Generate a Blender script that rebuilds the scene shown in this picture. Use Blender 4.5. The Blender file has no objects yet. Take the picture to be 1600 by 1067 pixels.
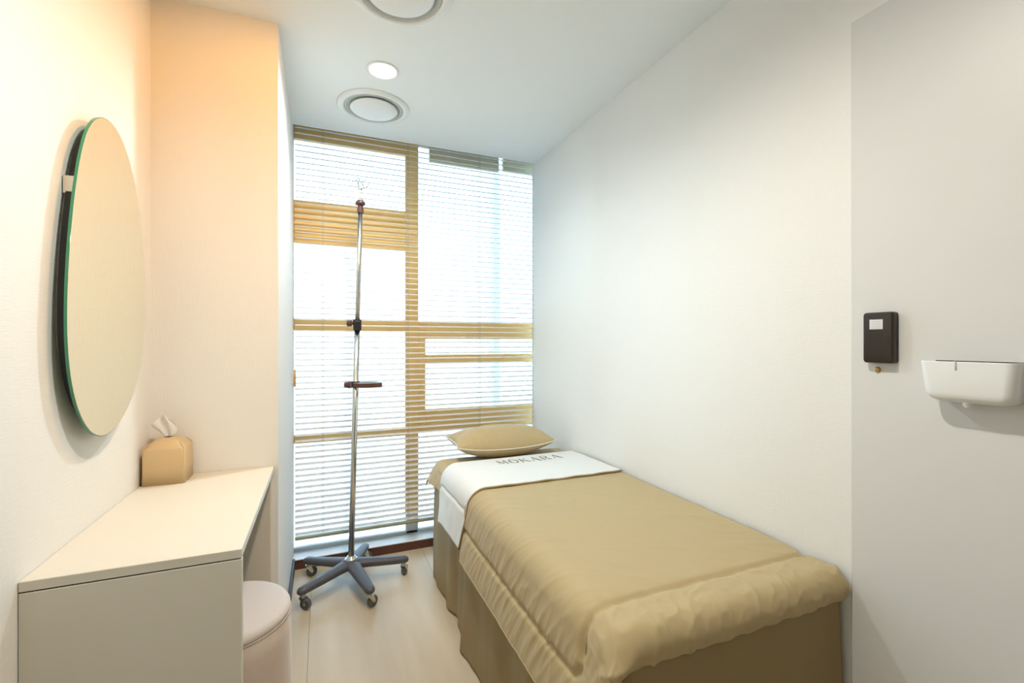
import bpy, bmesh, math, random
import numpy as np
from mathutils import Vector, Matrix, noise
from mathutils.bvhtree import BVHTree
PI = math.pi
random.seed(4)
S = bpy.context.scene
COL = S.collection

# ---------------------------------------------------------------- camera
cam_d = bpy.data.cameras.new('camera'); cam = bpy.data.objects.new('camera', cam_d); COL.objects.link(cam)
cam_d.sensor_width = 36; cam_d.lens = 715 / 1600 * 36; cam_d.clip_start = .02
cam.location = (0, 0, 1.24); cam.rotation_euler = (PI / 2, 0, -math.radians(22.49))
S.camera = cam
# ---------------------------------------------------------------- world, lights, exposure
S.view_settings.view_transform = 'Standard'; S.view_settings.look = 'None'
S.view_settings.gamma = 1; S.view_settings.use_curve_mapping = False
S.view_settings.exposure = 0.84
W = bpy.data.worlds.new('overcast_sky'); S.world = W; W.use_nodes = True
bgn = W.node_tree.nodes['Background']; bgn.inputs[0].default_value = (.60, .83, 1, 1); bgn.inputs[1].default_value = 11

def area_portal():
    l = bpy.data.lights.new('window_portal', 'AREA'); l.shape = 'RECTANGLE'; l.size = 1.60; l.size_y = 2.4
    l.cycles.is_portal = True
    o = bpy.data.objects.new('window_portal', l); COL.objects.link(o)
    o.location = (.645, 2.905, 1.26); o.rotation_euler = (-PI / 2, 0, 0)
area_portal()

def spot(name, loc, power, color, size=160, blend=.22, radius=.035):
    l = bpy.data.lights.new(name, 'SPOT'); l.energy = power; l.color = color
    l.spot_size = math.radians(size); l.spot_blend = blend; l.shadow_soft_size = radius
    o = bpy.data.objects.new(name, l); COL.objects.link(o); o.location = loc
    return o
CZ = 2.40
spot('downlight_beam', (.238, 2.02, CZ - .045), 22, (.80, .94, 1), 166, .8)
spot('downlight_beam', (.238, .75, CZ - .045), 29, (1, .94, .84), 166, .8)
spot('downlight_beam', (.238, -.52, CZ - .045), 1.5, (1, .8, .55))

desk_fill = spot('desk_fill_beam', (.20, 1.22, CZ - .045), 15, (1, .43, .06), size=105, blend=.6, radius=.05)
desk_fill.rotation_euler = Vector((.50, -.70, .8)).to_track_quat('Z', 'Y').to_euler()     # added fill lamp, aimed to tint the desk corner orange

# ---------------------------------------------------------------- materials
def mat(name, col, rough=.6, metal=0, bump=None, spec=.5, trans=None, sheen=0, noise_col=None, weave=None, coat=0):
    m = bpy.data.materials.new(name); m.use_nodes = True; nt = m.node_tree; N = nt.nodes; L = nt.links
    p = N['Principled BSDF']
    p.inputs['Base Color'].default_value = (*col, 1); p.inputs['Roughness'].default_value = rough
    p.inputs['Metallic'].default_value = metal; p.inputs['Specular IOR Level'].default_value = spec
    if sheen: p.inputs['Sheen Weight'].default_value = sheen
    if coat: p.inputs['Coat Weight'].default_value = coat
    tc = N.new('ShaderNodeTexCoord')
    if noise_col:
        col2, sc, stretch = noise_col
        mp = N.new('ShaderNodeMapping'); mp.inputs['Scale'].default_value = stretch
        L.new(tc.outputs['Object'], mp.inputs['Vector'])
        n = N.new('ShaderNodeTexNoise'); n.inputs['Scale'].default_value = sc; n.inputs['Detail'].default_value = 6
        L.new(mp.outputs[0], n.inputs['Vector'])
        r = N.new('ShaderNodeValToRGB'); r.color_ramp.elements[0].position = .35; r.color_ramp.elements[1].position = .68
        r.color_ramp.elements[0].color = (*col, 1); r.color_ramp.elements[1].color = (*col2, 1)
        L.new(n.outputs['Fac'], r.inputs[0]); L.new(r.outputs[0], p.inputs['Base Color'])
    if bump:
        sc, st, dist = bump
        n = N.new('ShaderNodeTexNoise'); n.inputs['Scale'].default_value = sc; n.inputs['Detail'].default_value = 4
        L.new(tc.outputs['Object'], n.inputs['Vector'])
        b = N.new('ShaderNodeBump'); b.inputs['Strength'].default_value = st; b.inputs['Distance'].default_value = dist
        L.new(n.outputs['Fac'], b.inputs['Height']); L.new(b.outputs[0], p.inputs['Normal'])
    if weave:
        sc, st, dist = weave       # crossed fine threads
        hs = []
        for stretch in ((1, 1, .06), (.08, .08, 1)):
            mp = N.new('ShaderNodeMapping'); mp.inputs['Scale'].default_value = stretch
            L.new(tc.outputs['Object'], mp.inputs['Vector'])
            n = N.new('ShaderNodeTexNoise'); n.inputs['Scale'].default_value = sc; n.inputs['Detail'].default_value = 2
            L.new(mp.outputs[0], n.inputs['Vector']); hs.append(n)
        a = N.new('ShaderNodeMath'); a.operation = 'ADD'
        L.new(hs[0].outputs['Fac'], a.inputs[0]); L.new(hs[1].outputs['Fac'], a.inputs[1])
        b = N.new('ShaderNodeBump'); b.inputs['Strength'].default_value = st; b.inputs['Distance'].default_value = dist
        L.new(a.outputs[0], b.inputs['Height']); L.new(b.outputs[0], p.inputs['Normal'])
    if trans:
        t = N.new('ShaderNodeBsdfTranslucent'); t.inputs[0].default_value = (*trans[0], 1)
        mx = N.new('ShaderNodeMixShader'); mx.inputs[0].default_value = trans[1]
        L.new(p.outputs[0], mx.inputs[1]); L.new(t.outputs[0], mx.inputs[2])
        L.new(mx.outputs[0], N['Material Output'].inputs['Surface'])
    return m

def emis(name, col, st):
    m = bpy.data.materials.new(name); m.use_nodes = True; N = m.node_tree.nodes
    p = N['Principled BSDF']; p.inputs['Base Color'].default_value = (.9, .9, .9, 1)
    p.inputs['Emission Color'].default_value = (*col, 1); p.inputs['Emission Strength'].default_value = st
    return m

M = {}
M['paper'] = mat('wallpaper', (.83, .828, .795), .85, spec=.25, weave=(420, .35, .0012))
M['bouncewall'] = mat('dim_bounce_wall', (.26, .22, .17), .5, noise_col=((.30, .255, .20), 4, (1, 1, .1)))  # brown tone chosen for the unseen wall to dim and warm its bounce light
M['ceil'] = mat('ceiling_paint', (.88, .925, .93), .8, spec=.2)
M['door'] = mat('door_laminate', (.70, .70, .68), .38, spec=.4)
M['dark'] = mat('dark_gap', (.03, .03, .03), .7)
M['floor'] = mat('vinyl_tile', (.54, .44, .30), .36, bump=(60, .08, .002), spec=.5, noise_col=((.70, .60, .44), 3.2, (1.6, .22, 1)))
M['kick'] = mat('brown_skirting', (.115, .045, .03), .4)
M['base'] = mat('dark_baseboard', (.05, .06, .08), .45)
M['sill'] = mat('sill_stone', (.82, .85, .87), .3)
M['frame_warm_lit'] = mat('window_frame_warm_lit', (.94, .66, .27), .5, noise_col=((.90, .60, .24), 6, (1, 1, 1)))  # warm glow through the blind put into the colour of a grey frame
M['pale'] = mat('window_frame_pale', (.74, .68, .48), .5)
M['slat'] = mat('blind_slat', (.84, .80, .75), .5, trans=((.96, .95, .93), .5))
M['rail'] = mat('blind_rail', (.36, .33, .20), .45)
M['cord'] = mat('blind_cord', (.45, .42, .42), .8)
M['white'] = mat('white_plastic', (.84, .86, .85), .32)
M['groove'] = mat('vent_grey', (.50, .53, .50), .5)
M['desk'] = mat('desk_laminate', (.70, .665, .575), .5, spec=.35)
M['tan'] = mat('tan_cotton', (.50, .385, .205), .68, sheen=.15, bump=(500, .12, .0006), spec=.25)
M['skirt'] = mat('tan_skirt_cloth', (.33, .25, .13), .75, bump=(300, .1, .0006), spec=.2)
M['sheet'] = mat('white_cotton', (.80, .81, .78), .7, sheen=.1, bump=(500, .08, .0005), spec=.2)
M['pipe'] = mat('piping_cream', (.82, .78, .68), .6)
M['leather'] = mat('tan_leather', (.62, .46, .25), .4, bump=(160, .15, .0008), spec=.45)
M['tissue'] = mat('tissue_paper', (.93, .92, .9), .9, trans=((.95, .93, .9), .35))
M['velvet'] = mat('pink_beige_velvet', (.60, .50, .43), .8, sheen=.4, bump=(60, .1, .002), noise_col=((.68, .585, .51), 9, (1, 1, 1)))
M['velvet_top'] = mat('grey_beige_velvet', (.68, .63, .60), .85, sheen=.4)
M['grey'] = mat('grey_plastic', (.085, .09, .105), .42, bump=(220, .12, .0008))
M['tyre'] = mat('grey_rubber', (.11, .11, .12), .6)
M['chrome'] = mat('chrome', (.72, .70, .66), .16, 1)
M['steel'] = mat('brushed_steel', (.66, .64, .57), .28, 1)
M['zinc'] = mat('zinc_metal', (.62, .60, .54), .3, 1)
M['brown'] = mat('brown_plastic', (.10, .042, .032), .35)
M['black'] = mat('black_plastic', (.012, .016, .022), .35)
M['device'] = mat('dark_brown_casing', (.022, .014, .009), .36)
M['label'] = mat('paper_label', (.72, .73, .73), .6)
M['labelink'] = mat('label_print', (.42, .42, .42), .6)
M['ink'] = mat('grey_print', (.23, .22, .20), .6)
M['brass'] = mat('brass', (.80, .55, .22), .3, 1)
M['wood'] = mat('light_wood', (.55, .34, .14), .5)
M['green'] = mat('glass_edge_green', (.02, .22, .10), .12, coat=.5)
M['mirror'] = mat('mirror_silver', (.93, .945, .84), .0, 1)
M['lamp'] = emis('lamp_lens', (1, .97, .92), 9)
M['fill_warm'] = emis('fill_lens_warm', (1, .75, .45), 6)
M['concrete'] = mat('pale_concrete', (.68, .68, .68), .8)
M['facade'] = mat('pale_facade', (.140, .155, .175), .8)
M['faceglass'] = mat('facade_window', (.108, .12, .14), .3)

def glass():
    m = bpy.data.materials.new('window_glass'); m.use_nodes = True; nt = m.node_tree; N = nt.nodes; L = nt.links
    N.remove(N['Principled BSDF'])
    t = N.new('ShaderNodeBsdfTransparent'); t.inputs[0].default_value = (.95, .97, .97, 1)
    g = N.new('ShaderNodeBsdfGlossy'); g.inputs['Roughness'].default_value = .02
    f = N.new('ShaderNodeFresnel'); f.inputs[0].default_value = 1.45
    mx = N.new('ShaderNodeMixShader'); L.new(f.outputs[0], mx.inputs[0]); L.new(t.outputs[0], mx.inputs[1]); L.new(g.outputs[0], mx.inputs[2])
    L.new(mx.outputs[0], N['Material Output'].inputs['Surface']); return m
M['glass'] = glass()

# ---------------------------------------------------------------- helpers
def link(name, me, m, parent=None, smooth=False):
    o = bpy.data.objects.new(name, me); COL.objects.link(o)
    if m is not None: me.materials.append(m)
    if smooth:
        for p in me.polygons: p.use_smooth = True
    if parent is not None: o.parent = parent
    return o
def build(name, bm, m, parent=None, smooth=False, origin=None):
    bmesh.ops.recalc_face_normals(bm, faces=bm.faces)
    if origin is not None: bmesh.ops.translate(bm, verts=bm.verts, vec=-Vector(origin))
    me = bpy.data.meshes.new(name); bm.to_mesh(me); bm.free()
    o = link(name, me, m, parent, smooth)
    if origin is not None: o.location = origin
    return o
def thing(name, label, cat, loc=(0, 0, 0), group=None):
    o = bpy.data.objects.new(name, None); COL.objects.link(o); o.location = loc; o.empty_display_size = .05
    o['label'] = label; o['category'] = cat
    if group: o['group'] = group
    return o
def tag(o, label, cat, group=None):
    o['label'] = label; o['category'] = cat
    if group: o['group'] = group
def struct(o, label=None, cat=None):
    o['kind'] = 'structure'
    if label: o['label'] = label
    if cat: o['category'] = cat
    return o
def box(bm, x0, x1, y0, y1, z0, z1, bevel=0, seg=2):
    r = bmesh.ops.create_cube(bm, size=1)
    vs = r['verts']
    bmesh.ops.scale(bm, verts=vs, vec=(x1 - x0, y1 - y0, z1 - z0))
    bmesh.ops.translate(bm, verts=vs, vec=((x0 + x1) / 2, (y0 + y1) / 2, (z0 + z1) / 2))
    if bevel:
        es = list({e for v in vs for e in v.link_edges})
        bmesh.ops.bevel(bm, geom=es, offset=bevel, segments=seg, affect='EDGES', profile=.5)
def B(name, dims, m, parent=None, bevel=0, seg=2, smooth=False):
    bm = bmesh.new(); box(bm, *dims, bevel=bevel, seg=seg); return build(name, bm, m, parent, smooth)
def cyl(bm, p0, p1, r0, r1=None, n=20):
    r1 = r0 if r1 is None else r1
    p0, p1 = Vector(p0), Vector(p1); d = p1 - p0
    r = bmesh.ops.create_cone(bm, cap_ends=True, segments=n, radius1=r0, radius2=r1, depth=d.length)
    q = d.to_track_quat('Z', 'Y')
    for v in r['verts']: v.co = q @ v.co + (p0 + p1) / 2
def lathe(bm, prof, n=40, center=(0, 0, 0), axis='Z'):
    rings = []
    for r, z in prof:
        ring = []
        if r < 1e-6:
            ring = [bm.verts.new((center[0], center[1], center[2] + z))]
        else:
            for i in range(n):
                a = 2 * PI * i / n
                ring.append(bm.verts.new((center[0] + r * math.cos(a), center[1] + r * math.sin(a), center[2] + z)))
        rings.append(ring)
    for a, b in zip(rings, rings[1:]):
        if len(a) == 1 and len(b) == 1: continue
        for i in range(n):
            j = (i + 1) % n
            if len(a) == 1: bm.faces.new((a[0], b[i], b[j]))
            elif len(b) == 1: bm.faces.new((a[i], b[0], a[j]))
            else: bm.faces.new((a[i], b[i], b[j], a[j]))
def tube(bm, pts, r, n=8, closed=False):
    pts = [Vector(p) for p in pts]; rings = []; N_ = len(pts)
    up = Vector((0, 0, 1)); prevx = None
    for i, p in enumerate(pts):
        a = pts[(i - 1) % N_] if (closed or i > 0) else p
        b = pts[(i + 1) % N_] if (closed or i < N_ - 1) else p
        t = (b - a).normalized()
        if prevx is None:
            x = t.cross(up)
            if x.length < .1: x = t.cross(Vector((0, 1, 0)))
        else: x = prevx - t * prevx.dot(t)
        x.normalize(); y = t.cross(x); prevx = x
        rr = r[i] if hasattr(r, '__len__') else r
        rings.append([bm.verts.new(p + (x * math.cos(2 * PI * k / n) + y * math.sin(2 * PI * k / n)) * rr) for k in range(n)])
    rng = range(N_ if closed else N_ - 1)
    for i in rng:
        a, b = rings[i], rings[(i + 1) % N_]
        for k in range(n):
            bm.faces.new((a[k], a[(k + 1) % n], b[(k + 1) % n], b[k]))
    if not closed:
        bm.faces.new(rings[0][::-1]); bm.faces.new(rings[-1])
def loft(bm, secs):
    rings = [[bm.verts.new(p) for p in s] for s in secs]; n = len(rings[0])
    for a, b in zip(rings, rings[1:]):
        for k in range(n): bm.faces.new((a[k], a[(k + 1) % n], b[(k + 1) % n], b[k]))
    bm.faces.new(rings[0][::-1]); bm.faces.new(rings[-1])
def prism(bm, pts2, f0, f1):
    a = [bm.verts.new(f0(p)) for p in pts2]; b = [bm.verts.new(f1(p)) for p in pts2]
    bm.faces.new(a); bm.faces.new(b[::-1]); n = len(a)
    for i in range(n): bm.faces.new((a[i], b[i], b[(i + 1) % n], a[(i + 1) % n]))
def grid_mesh(name, P):
    nu, nv = P.shape[:2]
    idx = np.arange(nu * nv).reshape(nu, nv)
    f = np.stack([idx[:-1, :-1], idx[1:, :-1], idx[1:, 1:], idx[:-1, 1:]], -1).reshape(-1, 4)
    me = bpy.data.meshes.new(name); me.from_pydata(P.reshape(-1, 3).tolist(), [], f.tolist()); me.update()
    return me
def normals(P):
    du = np.gradient(P, axis=0); dv = np.gradient(P, axis=1); n = np.cross(du, dv)
    return n / (np.linalg.norm(n, axis=2, keepdims=True) + 1e-9)
def nz(A, Bv, seed=0.):
    return np.array([[noise.noise(Vector((a, b, seed))) for a, b in zip(ra, rb)] for ra, rb in zip(A, Bv)])
def solidify(o, t, off=-1):
    md = o.modifiers.new('thickness', 'SOLIDIFY'); md.thickness = t; md.offset = off

# ---------------------------------------------------------------- room shell
XL, XR, XC, YN = -.53, 1.283, -.15, 1.872
YB = -1.30
struct(B('wall_left', (XL - .12, XL, YB, YN + .3, -.1, 2.6), M['paper']))
struct(B('wall_far_left', (XL - .05, XC, YN, 3.0, -.1, 2.6), M['paper']))
struct(B('wall_right', (XR, XR + .12, YB, 2.75, -.1, 2.6), M['paper']))
XW = 1.44                                             # the window runs on a little behind the right wall
struct(B('wall_far_right', (XW, XW + .1, 2.70, 3.0, -.1, 2.6), M['paper']))
struct(B('wall_front', (XL - .12, XR + .12, YB - .12, YB, -.1, 2.6), M['bouncewall']))
struct(B('wall_back', (XC, XW, 2.90, 3.0, 2.50, 2.6), M['paper']))      # lintel over the window
struct(B('ceiling', (XL - .12, XR + .12, YB, 2.705, CZ, 2.56), M['ceil']))
struct(B('trim_3', (XC, XW, 2.705, 3.0, 2.53, 2.6), M['ceil']))         # blind pocket top
# sub floor and vinyl tiles
fl = struct(B('floor', (XL - .12, XR + .12, YB, 3.0, -.12, -.006), M['dark']))
xs = [XL, -.053, .547, 1.147, XR]; ys_a = [YB, -.95, .28, 1.51, 2.745]; ys_b = [YB, -.35, .88, 1.49, 2.745]
for i in range(4):
    ys = ys_a if i % 2 == 1 else ys_b
    for j in range(4):
        B('vinyl_tile', (xs[i] + .0006, xs[i + 1] - .0006, ys[j] + .0006, ys[j + 1] - .0006, -.006, 0), M['floor'], fl)
# window sill, kicker, baseboards
struct(B('trim_1', (XC, XR, 2.745, 2.765, 0, .050), M['kick']))
struct(B('trim_2', (XC, XW, 2.740, 2.845, .050, .056), M['sill'], bevel=.002))
struct(B('trim_4', (XC, XW, 2.765, 3.0, -.1, .050), M['sill']))
struct(B('baseboard_left', (XC, XC + .012, YN, 2.745, 0, .062), M['base'], bevel=.002))
# door leaf flush in the right wall
d = struct(B('door_1', (1.279, 1.2835, -.14, .766, .008, 2.072), M['door'], bevel=.001, seg=1))
B('edge_gap', (1.2825, 1.2834, .766, .7685, 0, 2.0745), M['groove'], d)
B('edge_gap', (1.2825, 1.2834, -.14, .7685, 2.072, 2.0745), M['groove'], d)

# ---------------------------------------------------------------- window
WY0, WY1 = 2.85, 2.895
win = bpy.data.objects.new('window_1', None); COL.objects.link(win); struct(win)
win.location = (.566, 2.87, .056)
def wpart(name, x0, x1, z0, z1, m=M['frame_warm_lit'], y0=WY0, y1=WY1, bev=.003):
    bm = bmesh.new(); box(bm, x0, x1, y0, y1, z0, z1, bevel=bev, seg=1)
    bmesh.ops.translate(bm, verts=bm.verts, vec=(-.566, -2.87, -.056))
    return build(name, bm, m, win)
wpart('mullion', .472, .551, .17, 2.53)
wpart('mullion_foot', .474, .549, .056, .17, M['concrete'])  # same mullion in its own grey, without the painted warm glow
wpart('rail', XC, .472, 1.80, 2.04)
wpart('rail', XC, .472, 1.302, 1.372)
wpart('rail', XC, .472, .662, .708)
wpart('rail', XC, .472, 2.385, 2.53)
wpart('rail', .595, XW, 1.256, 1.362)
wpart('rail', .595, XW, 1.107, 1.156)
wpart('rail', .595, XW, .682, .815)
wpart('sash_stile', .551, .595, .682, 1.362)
wpart('sash_head', .62, 1.086, 2.372, 2.53, M['pale'])
wpart('sash_head', 1.118, XW, 2.385, 2.53, M['pale'])
wpart('sash_head', .551, .62, 2.46, 2.53, M['pale'])
wpart('bottom_rail', XC, XW, .050, .075, M['sill'])
for (x0, x1, z0, z1) in ((XC, .472, .075, .662), (XC, .472, .708, 1.302), (XC, .472, 1.372, 1.80), (XC, .472, 2.04, 2.385),
                         (.551, XW, .075, .682), (.595, XW, .815, 1.107), (.595, XW, 1.156, 1.256), (.551, XW, 1.362, 2.50)):
    wpart('pane', x0, x1, z0, z1, M['glass'], 2.872, 2.876, 0)

# outside
g = struct(B('ground', (-30, 30, 3.02, 40, -4.2, -4.0), M['concrete']))
nb = thing('building', 'pale blue-grey building seen through the blind outside the window', 'building', (4.6, 9, -4))
bm = bmesh.new(); box(bm, -1.15, 6.5, 0, 4, 0, 12.5); build('wall', bm, M['facade'], nb)
bm = bmesh.new(); box(bm, -9, -1.15, .3, 4, 0, 12.5); build('sky_block_wing', bm, M['facade'], nb)  # added across the view to hide the bright sky behind the slats
for k in range(3):
    for j in range(3):
        bm = bmesh.new(); box(bm, -.5 + k * 1.6, .5 + k * 1.6, -.03, .02, 1.4 + j * 2.7, 2.9 + j * 2.7, bevel=.02, seg=1)
        build('window', bm, M['faceglass'], nb)

# ---------------------------------------------------------------- venetian blind
BX0, BX1, BY = XC + .012, XR - .003, 2.735
bl = thing('venetian_blind', 'full-height venetian blind with thin cream slats over the window', 'window blind', (.566, BY, .165))
def bpart(name, x0, x1, y0, y1, z0, z1, m, bev=.001):
    bm = bmesh.new(); box(bm, x0, x1, y0, y1, z0, z1, bevel=bev, seg=1)
    bmesh.ops.translate(bm, verts=bm.verts, vec=(-.566, -BY, -.165)); return build(name, bm, m, bl)
SW, PITCH, TILT = .028, .0315, math.radians(13)
bm = bmesh.new(); secs = []
nseg = 4
pr = []
for k in range(nseg + 1):
    u = -1 + 2 * k / nseg
    pr.append((u * SW / 2, .003 * (1 - u * u)))
top = [(y, z + .0006) for y, z in pr]; bot = [(y, z - .0002) for y, z in pr][::-1]
ring = top + bot
ct, st_ = math.cos(TILT), math.sin(TILT)
for x in (BX0 - .566, BX1 - .566): secs.append([(x, y * ct - z * st_, y * st_ + z * ct) for y, z in ring])
loft(bm, secs); bmesh.ops.recalc_face_normals(bm, faces=bm.faces)
sm = bpy.data.meshes.new('slat'); bm.to_mesh(sm); bm.free(); sm.materials.append(M['slat'])
nsl = int((2.46 - .20) / PITCH)
for i in range(nsl):
    o = bpy.data.objects.new('slat', sm); COL.objects.link(o); o.parent = bl; o.location = (random.uniform(-.0008, .0008), 0, .030 + i * PITCH)
bpart('bottom_rail', BX0, BX1, BY - .012, BY + .012, .165, .181, M['rail'], .003)
bpart('head_rail', BX0, BX1, BY - .02, BY + .02, 2.47, 2.50, M['white'], .003)
for x in (.0, .463, .905):
    bm = bmesh.new()
    for dy in (-.0145, .0145):
        tube(bm, [(x - .566, dy, .006), (x - .566, dy, 2.31)], .0008, 5)
    tube(bm, [(x - .560, -.0155, .006), (x - .560, -.0155, 2.31)], .0007, 5)
    for i in range(nsl): tube(bm, [(x - .566, -.0145, .026 + i * PITCH), (x - .566, .0145, .026 + i * PITCH + .004)], .0005, 4)
    build('ladder_cord', bm, M['cord'], bl)

# cord cleat on the reveal
cl = thing('cord_cleat', 'small light-wood cleat fixed to the wall beside the blind', 'cleat', (XC, 2.69, 1.045))
bm = bmesh.new(); box(bm, 0, .008, -.014, .014, -.03, .03, bevel=.003); build('bracket', bm, M['white'], cl)
bm = bmesh.new(); pts = [(.016 * math.cos(a) * (1 if True else 0), .046 * math.sin(a)) for a in np.linspace(0, 2 * PI, 24, endpoint=False)]
prism(bm, pts, lambda p: (.008, p[0], p[1]), lambda p: (.018, p[0], p[1])); build('face_plate', bm, M['wood'], cl)
bm = bmesh.new(); cyl(bm, (.017, 0, .0), (.020, 0, .0), .004, n=12); build('screw', bm, M['brown'], cl)

# ---------------------------------------------------------------- ceiling fittings
def vent(y, label):
    v = thing('air_vent', label, 'air vent', (.236, y, CZ), 'round ceiling air vents')
    bm = bmesh.new(); lathe(bm, [(.140, -.002), (.142, -.010), (.150, -.013), (.166, -.010), (.172, -.004), (.173, 0), (.140, 0), (.140, -.002)], 64)
    build('flange', bm, M['white'], v, True)
    bm = bmesh.new(); lathe(bm, [(.140, -.006), (.128, -.010), (.118, .001), (.118, 0), (.14, 0), (.140, -.006)], 64)
    build('throat_ring', bm, M['groove'], v, True)
    bm = bmesh.new(); lathe(bm, [(.141, -.004), (.120, -.0015), (0, -.001)], 64); build('dark_throat', bm, M['groove'], v, True)
    bm = bmesh.new(); lathe(bm, [(0, -.022), (.06, -.0215), (.098, -.019), (.110, -.016), (.113, -.013), (.112, -.010), (.09, -.0085), (0, -.0085)], 64)
    build('disc', bm, M['white'], v, True)
    bm = bmesh.new(); cyl(bm, (0, 0, -.009), (0, 0, 0), .02); build('stem', bm, M['groove'], v)
    return v
vent(2.358, 'round white ceiling air vent nearer the window')
vent(1.535, 'round white ceiling air vent cut by the top of the photo')
def downlight(y, label):
    t = thing('downlight', label, 'ceiling light', (.238, y, CZ), 'recessed ceiling downlights')
    bm = bmesh.new(); lathe(bm, [(.054, -.001), (.056, -.005), (.061, -.006), (.067, -.003), (.068, 0), (.054, 0), (.054, -.001)], 48); build('trim_ring', bm, M['white'], t, True)
    bm = bmesh.new(); lathe(bm, [(0, -.006), (.04, -.0055), (.0545, -.003), (.0545, 0), (0, 0)], 48); build('lens', bm, M['lamp'], t, True)
downlight(2.02, 'lit round ceiling downlight between the two air vents')
downlight(.75, 'round ceiling downlight above the foot of the bed')
t = thing('downlight', 'warm round fill lamp added out of view to tint the desk wall', 'ceiling light', (.20, 1.22, CZ), 'recessed ceiling downlights')  # no fitting known here, added for the orange light on the desk wall
bm = bmesh.new(); lathe(bm, [(.054, -.001), (.056, -.005), (.061, -.006), (.067, -.003), (.068, 0), (.054, 0), (.054, -.001)], 48); build('trim_ring', bm, M['white'], t, True)
bm = bmesh.new(); lathe(bm, [(0, -.006), (.04, -.0055), (.0545, -.003), (.0545, 0), (0, 0)], 48); build('lens', bm, M['fill_warm'], t, True)
downlight(-.52, 'round ceiling downlight behind the viewpoint')

# ---------------------------------------------------------------- mirror
mo = [(1.351, 1.769), (1.41, 1.79), (1.471, 1.785), (1.534, 1.747), (1.585, 1.676), (1.624, 1.587), (1.65, 1.49), (1.664, 1.379), (1.661, 1.266),
      (1.635, 1.172), (1.58, 1.095), (1.508, 1.043), (1.44, 1.014), (1.374, 1.005), (1.325, 1.018), (1.275, 1.052), (1.238, 1.103), (1.214, 1.166),
      (1.204, 1.232), (1.203, 1.309), (1.210, 1.402), (1.224, 1.496), (1.243, 1.582), (1.265, 1.66), (1.291, 1.713), (1.319, 1.746)]
def smooth_closed(P, k=5, it=2):
    P = np.array(P)
    for _ in range(2): P = .25 * np.roll(P, 1, 0) + .5 * P + .25 * np.roll(P, -1, 0)
    out = []; n = len(P)
    for i in range(n):
        p0, p1, p2, p3 = P[i - 1], P[i], P[(i + 1) % n], P[(i + 2) % n]
        for j in range(k):
            t = j / k
            out.append(.5 * ((2 * p1) + (-p0 + p2) * t + (2 * p0 - 5 * p1 + 4 * p2 - p3) * t * t + (-p0 + 3 * p1 - 3 * p2 + p3) * t ** 3))
    return np.array(out)
MX = -.497
mo = [(y * .497 / .48, 1.24 + (z - 1.24) * .497 / .48) for y, z in mo]      # same outline carried to the mirror plane
mo = smooth_closed(mo); mc = mo.mean(0)
mi = thing('wall_mirror', 'frameless egg-shaped wall mirror with green glass edge above the desk', 'mirror', (XL, mc[0], mc[1]))
bm = bmesh.new(); prism(bm, mo - mc, lambda p: (MX - .006 - XL, p[0], p[1]), lambda p: (MX - .0008 - XL, p[0], p[1])); build('glass_edge', bm, M['green'], mi)
bm = bmesh.new(); prism(bm, (mo - mc) * .996, lambda p: (MX - .0008 - XL, p[0], p[1]), lambda p: (MX - XL, p[0], p[1])); build('mirror_face', bm, M['mirror'], mi)
bm = bmesh.new(); prism(bm, (mo - mc) * .90, lambda p: (.008, p[0], p[1]), lambda p: (MX - .006 - XL, p[0], p[1])); build('backing_board', bm, M['dark'], mi)
bm = bmesh.new(); prism(bm, (mo - mc) * .84, lambda p: (0, p[0], p[1]), lambda p: (.008, p[0], p[1])); build('wall_plate', bm, M['groove'], mi)
bm = bmesh.new(); box(bm, .002, .026, -.148, -.125, .165, .205, bevel=.002); build('clip', bm, M['zinc'], mi)

# ---------------------------------------------------------------- desk
DZ = .787
dk = thing('vanity_desk', 'pale greige laminate desk built against the wall under the mirror', 'desk', (-.35, 1.52, 0))
def dpart(name, x0, x1, y0, y1, z0, z1, m=M['desk'], bev=.0012):
    bm = bmesh.new(); box(bm, x0, x1, y0, y1, z0, z1, bevel=bev, seg=1)
    bmesh.ops.translate(bm, verts=bm.verts, vec=(.35, -1.52, 0)); return build(name, bm, m, dk)
dpart('desk_top', XL + .001, -.163, 1.150, 1.870, DZ - .020, DZ)
dpart('side_panel', XL + .001, -.163, 1.150, 1.168, 0, DZ - .0225)
dpart('side_panel', XL + .001, -.172, 1.850, 1.870, 0, DZ - .0225)
dpart('back_panel', XL + .001, XL + .016, 1.168, 1.850, 0, DZ - .0225)
dpart('joint_strip', XL + .005, -.168, 1.153, 1.868, DZ - .0225, DZ - .020, M['dark'], 0)

# tissue box
tb = thing('tissue_box', 'tan leather tissue box cover in the corner of the desk', 'tissue box', (-.464, 1.808, DZ))
def superrect(hx, hy, r, z, n=8):
    pts = []
    for cx, cy, a0 in ((hx - r, hy - r, 0), (-hx + r, hy - r, PI / 2), (-hx + r, -hy + r, PI), (hx - r, -hy + r, 1.5 * PI)):
        for k in range(n): a = a0 + PI / 2 * k / (n - 1); pts.append((cx + r * math.cos(a), cy + r * math.sin(a), z))
    return pts
secs = []
for z, hx, hy, r in ((0, .057, .054, .006), (.05, .0565, .0535, .007), (.110, .0560, .0530, .009), (.121, .0535, .051, .012), (.129, .047, .045, .015), (.136, .036, .035, .014), (.141, .022, .022, .012), (.143, .008, .008, .006)):
    ring = superrect(hx, hy, r, z)
    # leather lid pulled up towards the middle, corners lower
    if z > .112: ring = [(x, y, zz - .010 * (abs(x) / .056) * (abs(y) / .053)) for x, y, zz in ring]
    secs.append(ring)
bm = bmesh.new(); loft(bm, secs); build('cover', bm, M['leather'], tb, True)
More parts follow.
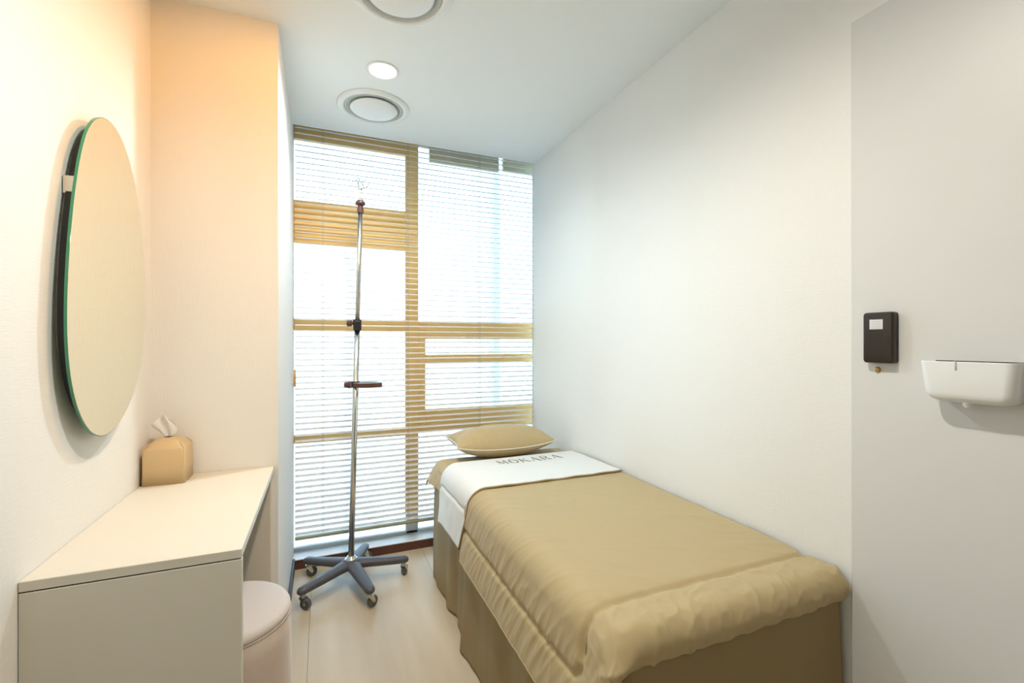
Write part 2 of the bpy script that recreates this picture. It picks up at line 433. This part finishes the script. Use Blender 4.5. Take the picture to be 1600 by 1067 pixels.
for sx, sy in ((1, -1), (1, 1), (-1, -1)):
    bm = bmesh.new(); tube(bm, [(sx * .0545, sy * .0515, .002), (sx * .054, sy * .051, .05), (sx * .0535, sy * .0508, .108), (sx * .050, sy * .047, .120), (sx * .040, sy * .037, .130)], .0014, 6)
    build('seam', bm, M['leather'], tb, True)
bm = bmesh.new()
lathe(bm, [(0, .1445), (.010, .144), (.012, .141), (0, .140)], 20); build('slot_opening', bm, M['black'], tb, True)
U, V = np.meshgrid(np.linspace(-1, 1, 17), np.linspace(0, 1, 19), indexing='ij')
wd = .006 + .020 * np.sin(PI * V ** .9 * .92)
flap = np.clip(-U - .1, 0, 1) * np.clip(V - .35, 0, 1)
Xg = U * wd - .012 * V ** 2 - .036 * flap; Yg = .006 * np.cos(U * 6 + V * 2) * (.4 + V) - .006 * V + .006 * flap
Zg = .138 + .080 * V - .008 * np.abs(U) * V - .046 * flap ** 1.1 - .006 * np.clip(U, 0, 1) * V
me = grid_mesh('tissue', np.stack([Xg, Yg, Zg], -1)); o = link('tissue', me, M['tissue'], tb, True); solidify(o, .0006)

# ---------------------------------------------------------------- stool
st = thing('round_stool', 'round upholstered beige velvet stool tucked under the desk', 'stool', (-.272, 1.577, 0))
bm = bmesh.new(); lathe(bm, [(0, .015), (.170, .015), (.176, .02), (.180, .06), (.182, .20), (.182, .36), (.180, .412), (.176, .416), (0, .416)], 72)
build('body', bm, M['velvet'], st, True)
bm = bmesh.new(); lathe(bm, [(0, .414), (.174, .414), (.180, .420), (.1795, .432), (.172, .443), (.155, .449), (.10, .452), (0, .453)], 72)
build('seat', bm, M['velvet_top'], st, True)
bm = bmesh.new(); tube(bm, [(.1805 * math.cos(a), .1805 * math.sin(a), .416) for a in np.linspace(0, 2 * PI, 72, endpoint=False)], .0016, 8, True)
build('piping', bm, M['velvet'], st, True)
for a in (PI / 4, 3 * PI / 4, 5 * PI / 4, 7 * PI / 4):
    bm = bmesh.new(); cyl(bm, (.14 * math.cos(a), .14 * math.sin(a), 0), (.14 * math.cos(a), .14 * math.sin(a), .018), .014); build('foot', bm, M['black'], st)

# ---------------------------------------------------------------- massage bed
def prof(dist, R, amax):
    dist = np.asarray(dist, float)
    a = np.clip(dist / R, 0, amax); ext = np.maximum(dist - amax * R, 0)
    dx = np.where(dist < 0, dist, R * np.sin(a) + ext * math.cos(amax))
    dz = np.where(dist < 0, 0, -(R - R * np.cos(a)) - ext * math.sin(amax))
    return dx, dz
def drape(zt, xr, xb, Rx, ax, slen, ya, yb, Ry, ay, qlen, sgn, res=.005, round_corner=False):
    s = np.arange(0, slen + res / 2, res); q = np.arange(0, qlen + res / 2, res)
    Sg, Qg = np.meshgrid(s, q, indexing='ij')
    dx, dzx = prof(Sg - (xr - xb), Rx, ax); dy, dzy = prof(Qg - abs(yb - ya), Ry, ay)
    X = xb - dx; Y = yb + sgn * dy; Z = zt - np.hypot(dzx, dzy) if round_corner else zt + dzx + dzy
    return Sg, Qg, np.stack([X, Y, Z], -1)
bed = thing('massage_bed', 'narrow treatment bed with tan fitted cover and floor-length skirt along the right wall', 'bed', (.91, 1.60, 0))
BO = Vector((.91, 1.60, 0))
def toB(P): return P - np.array([.91, 1.60, 0])
bm = bmesh.new(); box(bm, .585 - .91, 1.270 - .91, .80 - 1.6, 2.40 - 1.6, .50, .603, bevel=.03, seg=4); build('mattress', bm, M['skirt'], bed, True)
bm = bmesh.new(); box(bm, .62 - .91, 1.25 - .91, .86 - 1.6, 2.36 - 1.6, .42, .50, bevel=.01); build('bed_frame', bm, M['wood'], bed)
for x in (.66, 1.21):
    for y in (.92, 2.30):
        bm = bmesh.new(); box(bm, x - .025 - .91, x + .025 - .91, y - .025 - 1.6, y + .025 - 1.6, 0, .42, bevel=.004); build('leg', bm, M['wood'], bed)
# fitted cover: head end (drops at the left and at the head)
Sg, Qg, Pw = drape(.609, 1.272, .60, .045, math.radians(66), .672 + .145, 1.55, 2.385, .045, math.radians(72), .835 + .125, 1, round_corner=True)
Sg, Qg, P = drape(.609, 1.272, .60, .045, math.radians(86), .672 + .145, 1.55, 2.385, .045, math.radians(72), .835 + .125, 1, round_corner=True)
wgt = (np.clip((Qg - .62) / .2, 0, 1) ** 1.5)[..., None]; P = P * (1 - wgt) + Pw * wgt
hem = np.clip((Sg - .70) / .12, 0, 1) + np.clip((Qg - .86) / .10, 0, 1)
D = .003 * nz(Sg * 6, Qg * 9, 3.) + hem * .006 * nz(Sg * 22, Qg * 40, 5.) + hem * .004
P = P - normals(P) * 0 + (normals(P) * D[..., None]) * (1 if normals(P)[5, 5, 2] > 0 else -1)
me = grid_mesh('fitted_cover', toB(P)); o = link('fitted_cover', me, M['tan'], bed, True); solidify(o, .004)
# skirt following the foot, the left side and the head
def skirt():
    c = .05; path = []
    x0, y0, y1 = .560, .795, 2.425
    for x in np.arange(1.262, x0 + c, -.006): path.append((x, y0, 0, -1))
    for a in np.linspace(0, PI / 2, 12): path.append((x0 + c - c * math.sin(a), y0 + c - c * math.cos(a), -math.sin(a), -math.cos(a)))
    for y in np.arange(y0 + c, y1 - c, .006): path.append((x0, y, -1, 0))
    for a in np.linspace(0, PI / 2, 12): path.append((x0 + c - c * math.cos(a), y1 - c + c * math.sin(a), -math.cos(a), math.sin(a)))
    for x in np.arange(x0 + c, 1.262, .006): path.append((x, y1, 0, 1))
    path = np.array(path); L = np.concatenate([[0], np.cumsum(np.hypot(*(np.diff(path[:, :2], axis=0).T)))])
    zs = np.linspace(.575, .006, 46)
    P = np.zeros((len(path), len(zs), 3))
    for j, z in enumerate(zs):
        t = (.575 - z) / .575
        for i in range(len(path)):
            l = L[i]
            w = noise.noise(Vector((l * 5.2, t * .5, 1.3))) * 1.2 + noise.noise(Vector((l * 13, t * .8, 7.1))) * .4
            fold = .5 * math.exp(-((l - .95) / .03) ** 2)
            amp = .006 + .030 * t ** .8
            off = .004 + amp * (w + .15) + .022 * t + fold * .02 * t
            off = max(off, -.02)
            P[i, j] = (path[i, 0] + path[i, 2] * off, path[i, 1] + path[i, 3] * off, z)
    P[..., 0] = np.minimum(P[..., 0], 1.276)
    return P
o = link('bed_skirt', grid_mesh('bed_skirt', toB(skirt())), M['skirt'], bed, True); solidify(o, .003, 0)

# ---------------------------------------------------------------- duvet
dv = thing('duvet', 'tan quilted duvet spread over the bed with its white edge folded down', 'duvet', (.91, 1.30, .61))
DO = np.array([.91, 1.30, .61])
Q_END = 1.02 + .128
Sg, Qg, P = drape(.634, 1.268, .615, .070, math.radians(83), .653 + .325, 1.80, .815, .045, math.radians(165), .985 + .125, -1, .0042)
ss, sq = .653 + .205, 1.80 - .890                       # stitched seams: side and foot
# signed distances to the stitched line (rounded corner)
r_ = .05
ax_, ay_ = Sg - (ss - r_), Qg - (sq - r_)
dist = np.hypot(np.maximum(ax_, 0), np.maximum(ay_, 0)) + np.minimum(np.maximum(ax_, ay_), 0) - r_
dside = Sg - ss; dfoot = Qg - sq
pinch = -.008 * np.exp(-(dist / .010) ** 2)
border = np.clip(dist, 0, 1); bw = np.where(dside > 0, .12, .2)
puff = np.where(dist > 0, .004 * np.sin(PI * np.clip(dist / .16, 0, 1)) ** .7, .007 * (1 - np.exp(-(-dist) / .05)))
def ridge(A, Bv, sd, p=1.5): return (1 - np.abs(nz(A, Bv, sd)) * 2).clip(0, 1) ** p
fade = np.clip((Sg - .50) / .15, 0, 1)
gath_side = ((ridge(Qg * 16 + Sg * 9, Sg * 4, 2., 4) - .2) * .0034 + (ridge(Qg * 38 + Sg * 17, Sg * 7, 2.5, 3) - .2) * .0030) * np.exp(-np.abs(dside) / np.where(dside > 0, .12, .07)) * fade
gath_foot = ((ridge(Sg * 12 - Qg * 3, Qg * 3, 4., 3) - .3) * .0030 + nz(Sg * 45, Qg * 10, 4.4) * .0015) * np.exp(-np.abs(dfoot) / np.where(dfoot > 0, .10, .02))
crum = np.clip(dfoot / .03, 0, 1) * ((ridge(Sg * 6 + Qg * 5, Qg * 7 - Sg * 4, 9., 4) - .2) * .0030 + (ridge(Sg * 20 - Qg * 14, Qg * 15 + Sg * 9, 11., 4) - .2) * .0026)
top_w = .0012 * ridge(Sg * 3 + Qg * 1.5, Qg * 8 + Sg * 3, 6., 4) + .003 * nz(Sg * 3, Qg * 3, 8.) + .0014 * ridge(Sg * 5, Qg * 15 + Sg * 9, 12., 3)
corner = np.exp(-((Sg - .75) ** 2 + (Qg - 1.06) ** 2) / .08 ** 2)
crn = corner * ((ridge(Sg * 9 + Qg * 8, Qg * 6, 14., 3) - .4) * .012)
D = pinch + puff + gath_side + gath_foot + crum + top_w + crn
Nn = normals(P); sg = 1 if Nn[20, 20, 2] > 0 else -1
P2 = P + Nn * sg * D[..., None]
P2[..., 0] = np.minimum(P2[..., 0], 1.279)
# the hem ends in soft scallops
wave = .012 * nz(Qg * 6, Sg * 0, 21.)
P2[..., 2] += np.clip((Sg - .85) / .12, 0, 1) * wave
o = link('quilt', grid_mesh('quilt', P2 - DO), M['tan'], dv, True); solidify(o, .010, -1 if sg > 0 else 1)
# hem piping along side and foot
bm = bmesh.new(); tube(bm, list(map(tuple, (P2[:, -1] - DO)[::3])), .0022, 6); build('hem_piping', bm, M['pipe'], dv, True)
bm = bmesh.new(); tube(bm, list(map(tuple, (P2[-1, :] - DO)[::3])), .0020, 6); build('hem_piping', bm, M['tan'], dv, True)
# white turned-down edge
s = np.arange(0, .653 + .315, .005); tt = np.linspace(0, 1, 100)
Sg, T = np.meshgrid(s, tt, indexing='ij')
dxs, dzs = prof(Sg - .653, .078, math.radians(84))
drop = np.clip((Sg - .653) / .3, 0, 1)
Ynear = 1.752 + .075 * drop ** 1.5 + .006 * nz(Sg * 8, T * 0, 31.); Yfar = 2.225 - .04 * drop - .07 * (1 - np.clip(Sg / .653, 0, 1)) * 0
Y = Ynear + (Yfar - Ynear) * T
Z = .652 + dzs - .010 * T - .012 * np.exp(-((1 - T) / .03)) 
X = .615 - dxs + .0 * T
P = np.stack([X, Y, Z], -1)
edge = np.exp(-T / .03)
D = .0035 * nz(Sg * 4, Y * 9, 33.) + .003 * edge * nz(Sg * 14, Y, 35.) + np.clip((Sg - .65) / .2, 0, 1) * (.006 * nz(Sg * 8, Y * 14, 37.)) - .006 * np.exp(-((Sg - .80) / .008) ** 2) * (T > 0.0)
Nn = normals(P); sg = 1 if Nn[20, 20, 2] > 0 else -1
P3 = P + Nn * sg * D[..., None]; P3[..., 0] = np.minimum(P3[..., 0], 1.279)
foldme = grid_mesh('turned_down_edge', P3 - DO)
o = link('turned_down_edge', foldme, M['sheet'], dv, True); solidify(o, .008, -1 if sg > 0 else 1)
o['label'] = 'white underside folded back over the tan duvet'
bm = bmesh.new(); tube(bm, [tuple(p + np.array((0, -.001, -.006))) for p in (P3[:, 0] - DO)[::2]], .0042, 6); build('hem_binding', bm, M['skirt'], dv, True)
# embroidered word
verts3 = [Vector(p) for p in P3.reshape(-1, 3)]
bvh = BVHTree.FromPolygons(verts3, [tuple(p.vertices) for p in foldme.polygons])
A_ = ([((0, 0), (.48, 1), .05), ((.45, 1), (.97, 0), .15), ((.2, .33), (.7, .33), .05)])
LET = {'M': [((.04, 0), (.04, 1), .05), ((.04, 1), (.5, .1), .13), ((.5, .1), (.93, 1), .05), ((.93, 1), (.93, 0), .13)],
       'O': [((.5 + .46 * math.cos(a), .5 + .5 * math.sin(a)), (.5 + .46 * math.cos(a + PI / 10), .5 + .5 * math.sin(a + PI / 10)), .05 + .10 * abs(math.cos(a + PI / 20))) for a in np.arange(0, 2 * PI, PI / 10)],
       'K': [((.1, 0), (.1, 1), .14), ((.12, .42), (.9, 1), .05), ((.35, .6), (.97, 0), .14)],
       'A': A_,
       'R': [((.1, 0), (.1, 1), .13), ((.1, .97), (.6, .97), .05), ((.6, .97), (.78, .75), .12), ((.78, .75), (.6, .5), .12), ((.6, .5), (.1, .5), .05), ((.45, .5), (.95, 0), .14)]}
word = 'MOKARA'; tx0, tx1, ty0, th = .795, 1.150, 2.060, .075
cw = (tx1 - tx0) / len(word)
bm = bmesh.new()
def surf_pt(x, y):
    h = bvh.ray_cast(Vector((x, y, 1)), Vector((0, 0, -1)))
    z = h[0].z if h[0] else .65
    return Vector((x, y, z + .0012)) - Vector(DO)
for i, ch in enumerate(word):
    ox = tx0 + i * cw
    for (a, b, w) in LET[ch]:
        a2 = Vector((ox + a[0] * cw * .72, ty0 + a[1] * th)); b2 = Vector((ox + b[0] * cw * .72, ty0 + b[1] * th))
        dd = (b2 - a2); n = Vector((-dd.y, dd.x)).normalized() * w * .045 / 1.6
        k = 4 if dd.length > .02 else 1
        prev = None
        for j in range(k + 1):
            c = a2 + dd * (j / k); l = c + n; r = c - n
            cur = (bm.verts.new(surf_pt(l.x, l.y)), bm.verts.new(surf_pt(r.x, r.y)))
            if prev: bm.faces.new((prev[0], prev[1], cur[1], cur[0]))
            prev = cur
build('lettering', bm, M['ink'], dv)

# ---------------------------------------------------------------- pillow
pw = thing('pillow', 'plump tan pillow with white piping at the head of the bed', 'pillow', (.912, 2.38, .614))
pw.rotation_euler = (math.radians(0), 0, math.radians(-2))
hx, hy = .276, .150
U, V = np.meshgrid(np.linspace(-1, 1, 81), np.linspace(-1, 1, 49), indexing='ij')
def pil(sign, T):
    prf = np.clip(1 - np.abs(U) ** 2.6, 0, 1) ** .55 * np.clip(1 - np.abs(V) ** 2.4, 0, 1) ** .55
    x = U * hx * (1 - .055 * (1 - np.abs(V) ** 2)) ; y = V * hy * (1 - .10 * (1 - U ** 2) ** 1 * np.sign(1)) 
    zmid = .074 - .018 * (1 - U ** 2) * (V < 0) * np.abs(V) ** 2 * 1.0 + .012 * np.abs(U) ** 3
    wk = .004 * nz(U * 9, V * 2.2, 40. + sign) * (1 - prf * .6) + .003 * nz(U * 3, V * 3, 44. + sign)
    z = zmid + sign * (T * prf) + wk * prf ** .3 * (prf > 0.01)
    return np.stack([x, y, z], -1)
Pt = pil(1, .086); Pb = pil(-1, .074)
Pb[..., 2] = np.maximum(Pb[..., 2], .004)
bm = bmesh.new()
for G in (Pt, Pb):
    vs = [[bm.verts.new(G[i, j]) for j in range(G.shape[1])] for i in range(G.shape[0])]
    for i in range(len(vs) - 1):
        for j in range(len(vs[0]) - 1): bm.faces.new((vs[i][j], vs[i + 1][j], vs[i + 1][j + 1], vs[i][j + 1]))
bmesh.ops.remove_doubles(bm, verts=bm.verts, dist=.0004)
build('cushion', bm, M['tan'], pw, True)
rim = [Pt[i, 0] for i in range(0, 81, 2)] + [Pt[80, j] for j in range(2, 49, 2)] + [Pt[i, 48] for i in range(78, -1, -2)] + [Pt[0, j] for j in range(46, 0, -2)]
bm = bmesh.new(); tube(bm, [tuple(p) for p in rim], .0028, 8, True); build('piping', bm, M['pipe'], pw, True)

# ---------------------------------------------------------------- IV stand
ix, iy = .135, 2.475
iv = thing('drip_stand', 'tall chrome drip stand on a grey five-legged castor base', 'drip stand', (ix, iy, 0))
for deg in (-75, -3, 69, 141, 213):
    a = math.radians(deg); dr = Vector((math.cos(a), math.sin(a), 0)); sd = Vector((-math.sin(a), math.cos(a), 0)); R = .262 if deg != 69 else .235
    secs = []
    for t, w, h, zc in ((.0, .030, .020, .108), (.12, .032, .022, .106), (.3, .028, .021, .102), (.6, .025, .019, .094), (.88, .022, .018, .088), (1.0, .021, .017, .086), (1.05, .0185, .0155, .0855), (1.085, .012, .011, .085), (1.10, .004, .004, .085)):
        c = dr * (R * t) + Vector((0, 0, zc))
        secs.append([tuple(c + sd * (1.12 * w * math.copysign(abs(math.cos(q)) ** .8, math.cos(q))) + Vector((0, 0, h * math.copysign(abs(math.sin(q)) ** .8, math.sin(q))))) for q in np.linspace(0, 2 * PI, 20, endpoint=False)])
    bm = bmesh.new(); loft(bm, secs); build('leg', bm, M['grey'], iv, True)
    cp = dr * R
    cs = bpy.data.objects.new('caster', None); COL.objects.link(cs); cs.parent = iv; cs.location = cp
    yaw = {-75: 35, -3: 60, 69: 20, 141: 10, 213: -35}[deg]
    cs.rotation_euler = (0, 0, math.radians(yaw)); cs.empty_display_size = .02
    bm = bmesh.new(); cyl(bm, (0, 0, .062), (0, 0, .075), .011); cyl(bm, (0, 0, .055), (0, 0, .063), .015)
    for sx in (-1, 1):
        prism(bm, [(-.013, .057), (.014, .057), (.024, .030), (.020, .022), (.012, .024)], lambda p: (p[0], sx * .012, p[1]), lambda p: (p[0], sx * .0138, p[1]))
    box(bm, -.013, .014, -.0138, .0138, .055, .0575); cyl(bm, (.016, -.016, .0265), (.016, .016, .0265), .004, n=10)
    build('fork', bm, M['zinc'], cs)
    bm = bmesh.new()
    prf_ = [(.0, -.009), (.012, -.009), (.0145, -.010), (.023, -.010), (.0262, -.006), (.0265, 0), (.0262, .006), (.023, .010), (.0145, .010), (.012, .009), (0, .009)]
    lathe(bm, prf_, 28); bmesh.ops.rotate(bm, verts=bm.verts, cent=(0, 0, 0), matrix=Matrix.Rotation(PI / 2, 3, 'X')); bmesh.ops.translate(bm, verts=bm.verts, vec=(.016, 0, .0265))
    build('wheel', bm, M['tyre'], cs, True)
bm = bmesh.new(); lathe(bm, [(0, .084), (.035, .086), (.050, .098), (.052, .112), (.046, .124), (.036, .130), (0, .131)], 40); build('hub', bm, M['grey'], iv, True)
bm = bmesh.new(); lathe(bm, [(0, .129), (.031, .129), (.032, .132), (.027, .136), (.021, .138), (.020, .146), (0, .146)], 40); build('collar', bm, M['chrome'], iv, True)
LX, LY = .046, -.012                                 # slight lean of the pole over its height
def pz(z): k = (z - .14) / 1.85; return Vector((LX * k, LY * k, z))
bm = bmesh.new(); cyl(bm, pz(.135), pz(1.325), .0145, n=28); build('lower_pole', bm, M['chrome'], iv, True)
bm = bmesh.new(); cyl(bm, pz(1.32), pz(1.918), .0115, n=28); build('upper_pole', bm, M['steel'], iv, True)
camR = Vector((.924, -.3825, 0)); camF = Vector((.3825, .924, 0))
c = pz(1.325)
bm = bmesh.new(); cyl(bm, c + Vector((0, 0, -.028)), c + Vector((0, 0, .026)), .0205, n=24)
f = c - camF * .018; box(bm, c.x - .017, c.x + .017, c.y - .026, c.y + .01, c.z - .026, c.z + .02, bevel=.003); build('clamp', bm, M['black'], iv)
bm = bmesh.new(); cyl(bm, c - camR * .015 + Vector((0, 0, .008)), c - camR * .034 + Vector((0, 0, .008)), .007, n=12); cyl(bm, c - camR * .030 + Vector((0, 0, .008)), c - camR * .050 + Vector((0, 0, .008)), .016, n=20); build('clamp_knob', bm, M['brown'], iv)
# grip ring
c = pz(1.018)
rg = [(-.026, -.022), (.0, -.034), (.05, -.046), (.085, -.040), (.125, -.020), (.140, .0), (.138, .030), (.115, .048), (.05, .050), (.0, .034), (-.026, .022)]
def rp(p, z): return tuple(c + camR * p[0] + camF * p[1] + Vector((0, 0, z)))
n_ = len(rg)
bm = bmesh.new(); cen = (.057, 0); sc_ = .74
loop = []
out = smooth_closed(rg, 4)
inn = np.array([(cen[0] + (p[0] - cen[0]) * .80 + .004, p[1] * .70) for p in out])
ringsv = [[bm.verts.new(rp(p, z)) for p in src] for src, z in ((out * 1.0, -.012), (out, .010), (inn, .012), (inn, -.010))]
for k in range(4):
    a, b = ringsv[k], ringsv[(k + 1) % 4]
    for i in range(len(a)): j = (i + 1) % len(a); bm.faces.new((a[i], a[j], b[j], b[i]))
build('grip_ring', bm, M['brown'], iv)
bm = bmesh.new(); ringsv = [[bm.verts.new(rp(p * np.array([1, 1]), z)) for p in src] for src, z in ((out * .985, .0105), (out * .985, .0125), (inn * 1.02, .0135), (inn * 1.02, .0115))]
for k in range(4):
    a, b = ringsv[k], ringsv[(k + 1) % 4]
    for i in range(len(a)): j = (i + 1) % len(a); bm.faces.new((a[i], a[j], b[j], b[i]))
build('ring_plate', bm, M['zinc'], iv)
bm = bmesh.new(); cyl(bm, c + Vector((0, 0, -.011)), c + Vector((0, 0, .018)), .019, n=20); build('ring_hub', bm, M['black'], iv)
bm = bmesh.new(); cyl(bm, c - camR * .022, c - camR * .036, .018, n=20); cyl(bm, c - camR * .036, c - camR * .056, .017, .014, n=20); build('ring_knob', bm, M['brown'], iv)
# head of the pole with four hooks
c = pz(1.918)
bm = bmesh.new(); cyl(bm, c + Vector((0, 0, -.02)), c + Vector((0, 0, .006)), .0165, n=20); cyl(bm, c + Vector((0, 0, .004)), c + Vector((0, 0, .022)), .013, n=16); build('sleeve', bm, M['brown'], iv)
bm = bmesh.new(); lathe(bm, [(0, .018), (.019, .019), (.024, .026), (.023, .036), (.015, .044), (0, .046)], 24, center=tuple(c)); build('hook_head', bm, M['brown'], iv, True)
bm = bmesh.new(); cyl(bm, c - camR * .01 + Vector((0, 0, .024)), c - camR * .030 + Vector((0, 0, .026)), .007, n=12); tube(bm, [c - camR * .028 + Vector((0, 0, .028)), c - camR * .037 + Vector((0, 0, .048)), c - camR * .048 + Vector((0, 0, .062))], .0032, 8); build('lever', bm, M['chrome'], iv)
for dirv in (camR, -camR, camF, -camF):
    pts = []
    base = c + dirv * .0105 + Vector((0, 0, .042))
    for t in np.linspace(0, 1, 8): pts.append(base + Vector((0, 0, .092 * t)))
    topp = base + Vector((0, 0, .092))
    for (r, z) in ((.004, .010), (.012, .015), (.022, .014), (.030, .007), (.033, -.003), (.030, -.013), (.020, -.022), (.010, -.028), (.002, -.032), (-.006, -.028)):
        pts.append(topp + dirv * r + Vector((0, 0, z)))
    bm = bmesh.new(); tube(bm, pts, .0024, 8); build('hook', bm, M['steel'], iv, True)

# ---------------------------------------------------------------- fittings on the door
dvx = thing('door_alarm_box', 'dark brown plastic box with a white label fixed on the white panel', 'wall device', (1.279, .694, 1.187))
def rprism(name, cx, hy, z0, z1, x0, x1, r, m, parent, oy=0, taper=1.):
    bm = bmesh.new()
    zc = (z0 + z1) / 2; hz = (z1 - z0) / 2
    secs = []
    for k, (fx, sc) in enumerate(((0, 1), (.6, 1), (.85, .985), (.97, .95), (1, .90))):
        x = x0 + (x1 - x0) * fx; s_ = 1 - (1 - sc) * taper
        ring = superrect(hy * (1 - (1 - s_)), hz * (1 - (1 - s_) * hy / hz), r, 0)
        secs.append([(x, oy + p[0], zc + p[1]) for p in ring])
    loft(bm, secs); return build(name, bm, m, parent, True)
rprism('casing', 0, .033, 0, .125, 0, -.0225, .007, M['device'], dvx)
def dq(name, y0, y1, z0, z1, x0, x1, m): bm = bmesh.new(); box(bm, x0, x1, y0, y1, z0, z1, bevel=.0002, seg=1); return build(name, bm, m, dvx)
dq('label_sticker', -.012, .017, .083, .107, -.0232, -.0222, M['label'])
for k in range(5): dq('label_print', -.009 + .002 * (k % 2), .014 - .003 * (k % 3), .0862 + k * .0038, .0869 + k * .0038, -.0235, -.0231, M['labelink'])
dq('seam_line', -.029, .031, .0795, .0805, -.0230, -.0223, M['black'])
for k in range(5): dq('vent_rib', -.028, -.012 - .003 * k, .064 - k * .0055, .0652 - k * .0055, -.0240, -.0223, M['device'])
bm = bmesh.new(); cyl(bm, (-.0223, .017, .1135), (-.0230, .017, .1135), .0035, n=16); build('sensor_hole', bm, M['black'], dvx)
bt = thing('door_bolt', 'tiny round brass bolt just below the dark brown box', 'bolt', (1.279, .705, 1.170))
def lx(name, prf_, m, parent, pos=(0, 0, 0), n=24):
    bm = bmesh.new(); lathe(bm, prf_, n); bmesh.ops.rotate(bm, verts=bm.verts, cent=(0, 0, 0), matrix=Matrix.Rotation(-PI / 2, 3, 'Y')); bmesh.ops.translate(bm, verts=bm.verts, vec=pos)
    return build(name, bm, m, parent, True)
lx('washer', [(0, 0), (.0075, 0), (.0078, .001), (.005, .003), (0, .003)], M['wood'], bt)
lx('head', [(0, .003), (.0048, .003), (.0050, .005), (.003, .0062), (0, .0062)], M['brass'], bt)
lx('socket', [(0, .0062), (.0018, .0062), (.0018, .0066), (0, .0066)], M['black'], bt, n=6)

tr = thing('wall_tray', 'white plastic tray mounted on the white panel at the right edge', 'tray', (1.279, .514, 1.112))
secs = []
def tsec(z, hw, dep, r):     # rounded section open to the wall
    pts = [(0, hw, z)]
    for k in range(8): a = PI / 2 * k / 7; pts.append((-(dep - r) - r * math.sin(a), (hw - r) + r * math.cos(a), z))
    for k in range(8): a = PI / 2 * k / 7; pts.append((-(dep - r) - r * math.cos(a), -(hw - r) - r * math.sin(a), z))
    pts.append((0, -hw, z)); return pts
for z, hw, dep, r in ((.0, .050, .040, .016), (.0015, .058, .046, .018), (.005, .065, .052, .019), (.011, .070, .056, .019), (.020, .0725, .058, .018), (.05, .0748, .0595, .016), (.084, .0775, .0610, .014), (.086, .0775, .0610, .014),
                       (.086, .0745, .0580, .012), (.05, .0718, .0565, .014), (.02, .069, .054, .014), (.012, .060, .046, .014)):
    secs.append(tsec(z, hw, dep, r))
bm = bmesh.new(); loft(bm, secs); build('basin', bm, M['white'], tr, True)
bm = bmesh.new(); box(bm, -.0625, -.0605, -.012 + .024, -.0115 + .026, .068, .089, bevel=.0006, seg=1); build('clip', bm, M['groove'], tr)
bm = bmesh.new(); cyl(bm, (-.034, .004, -.007), (-.034, .004, .001), .009); cyl(bm, (-.034, .004, -.010), (-.034, .004, -.006), .006); build('drain_plug', bm, M['white'], tr)
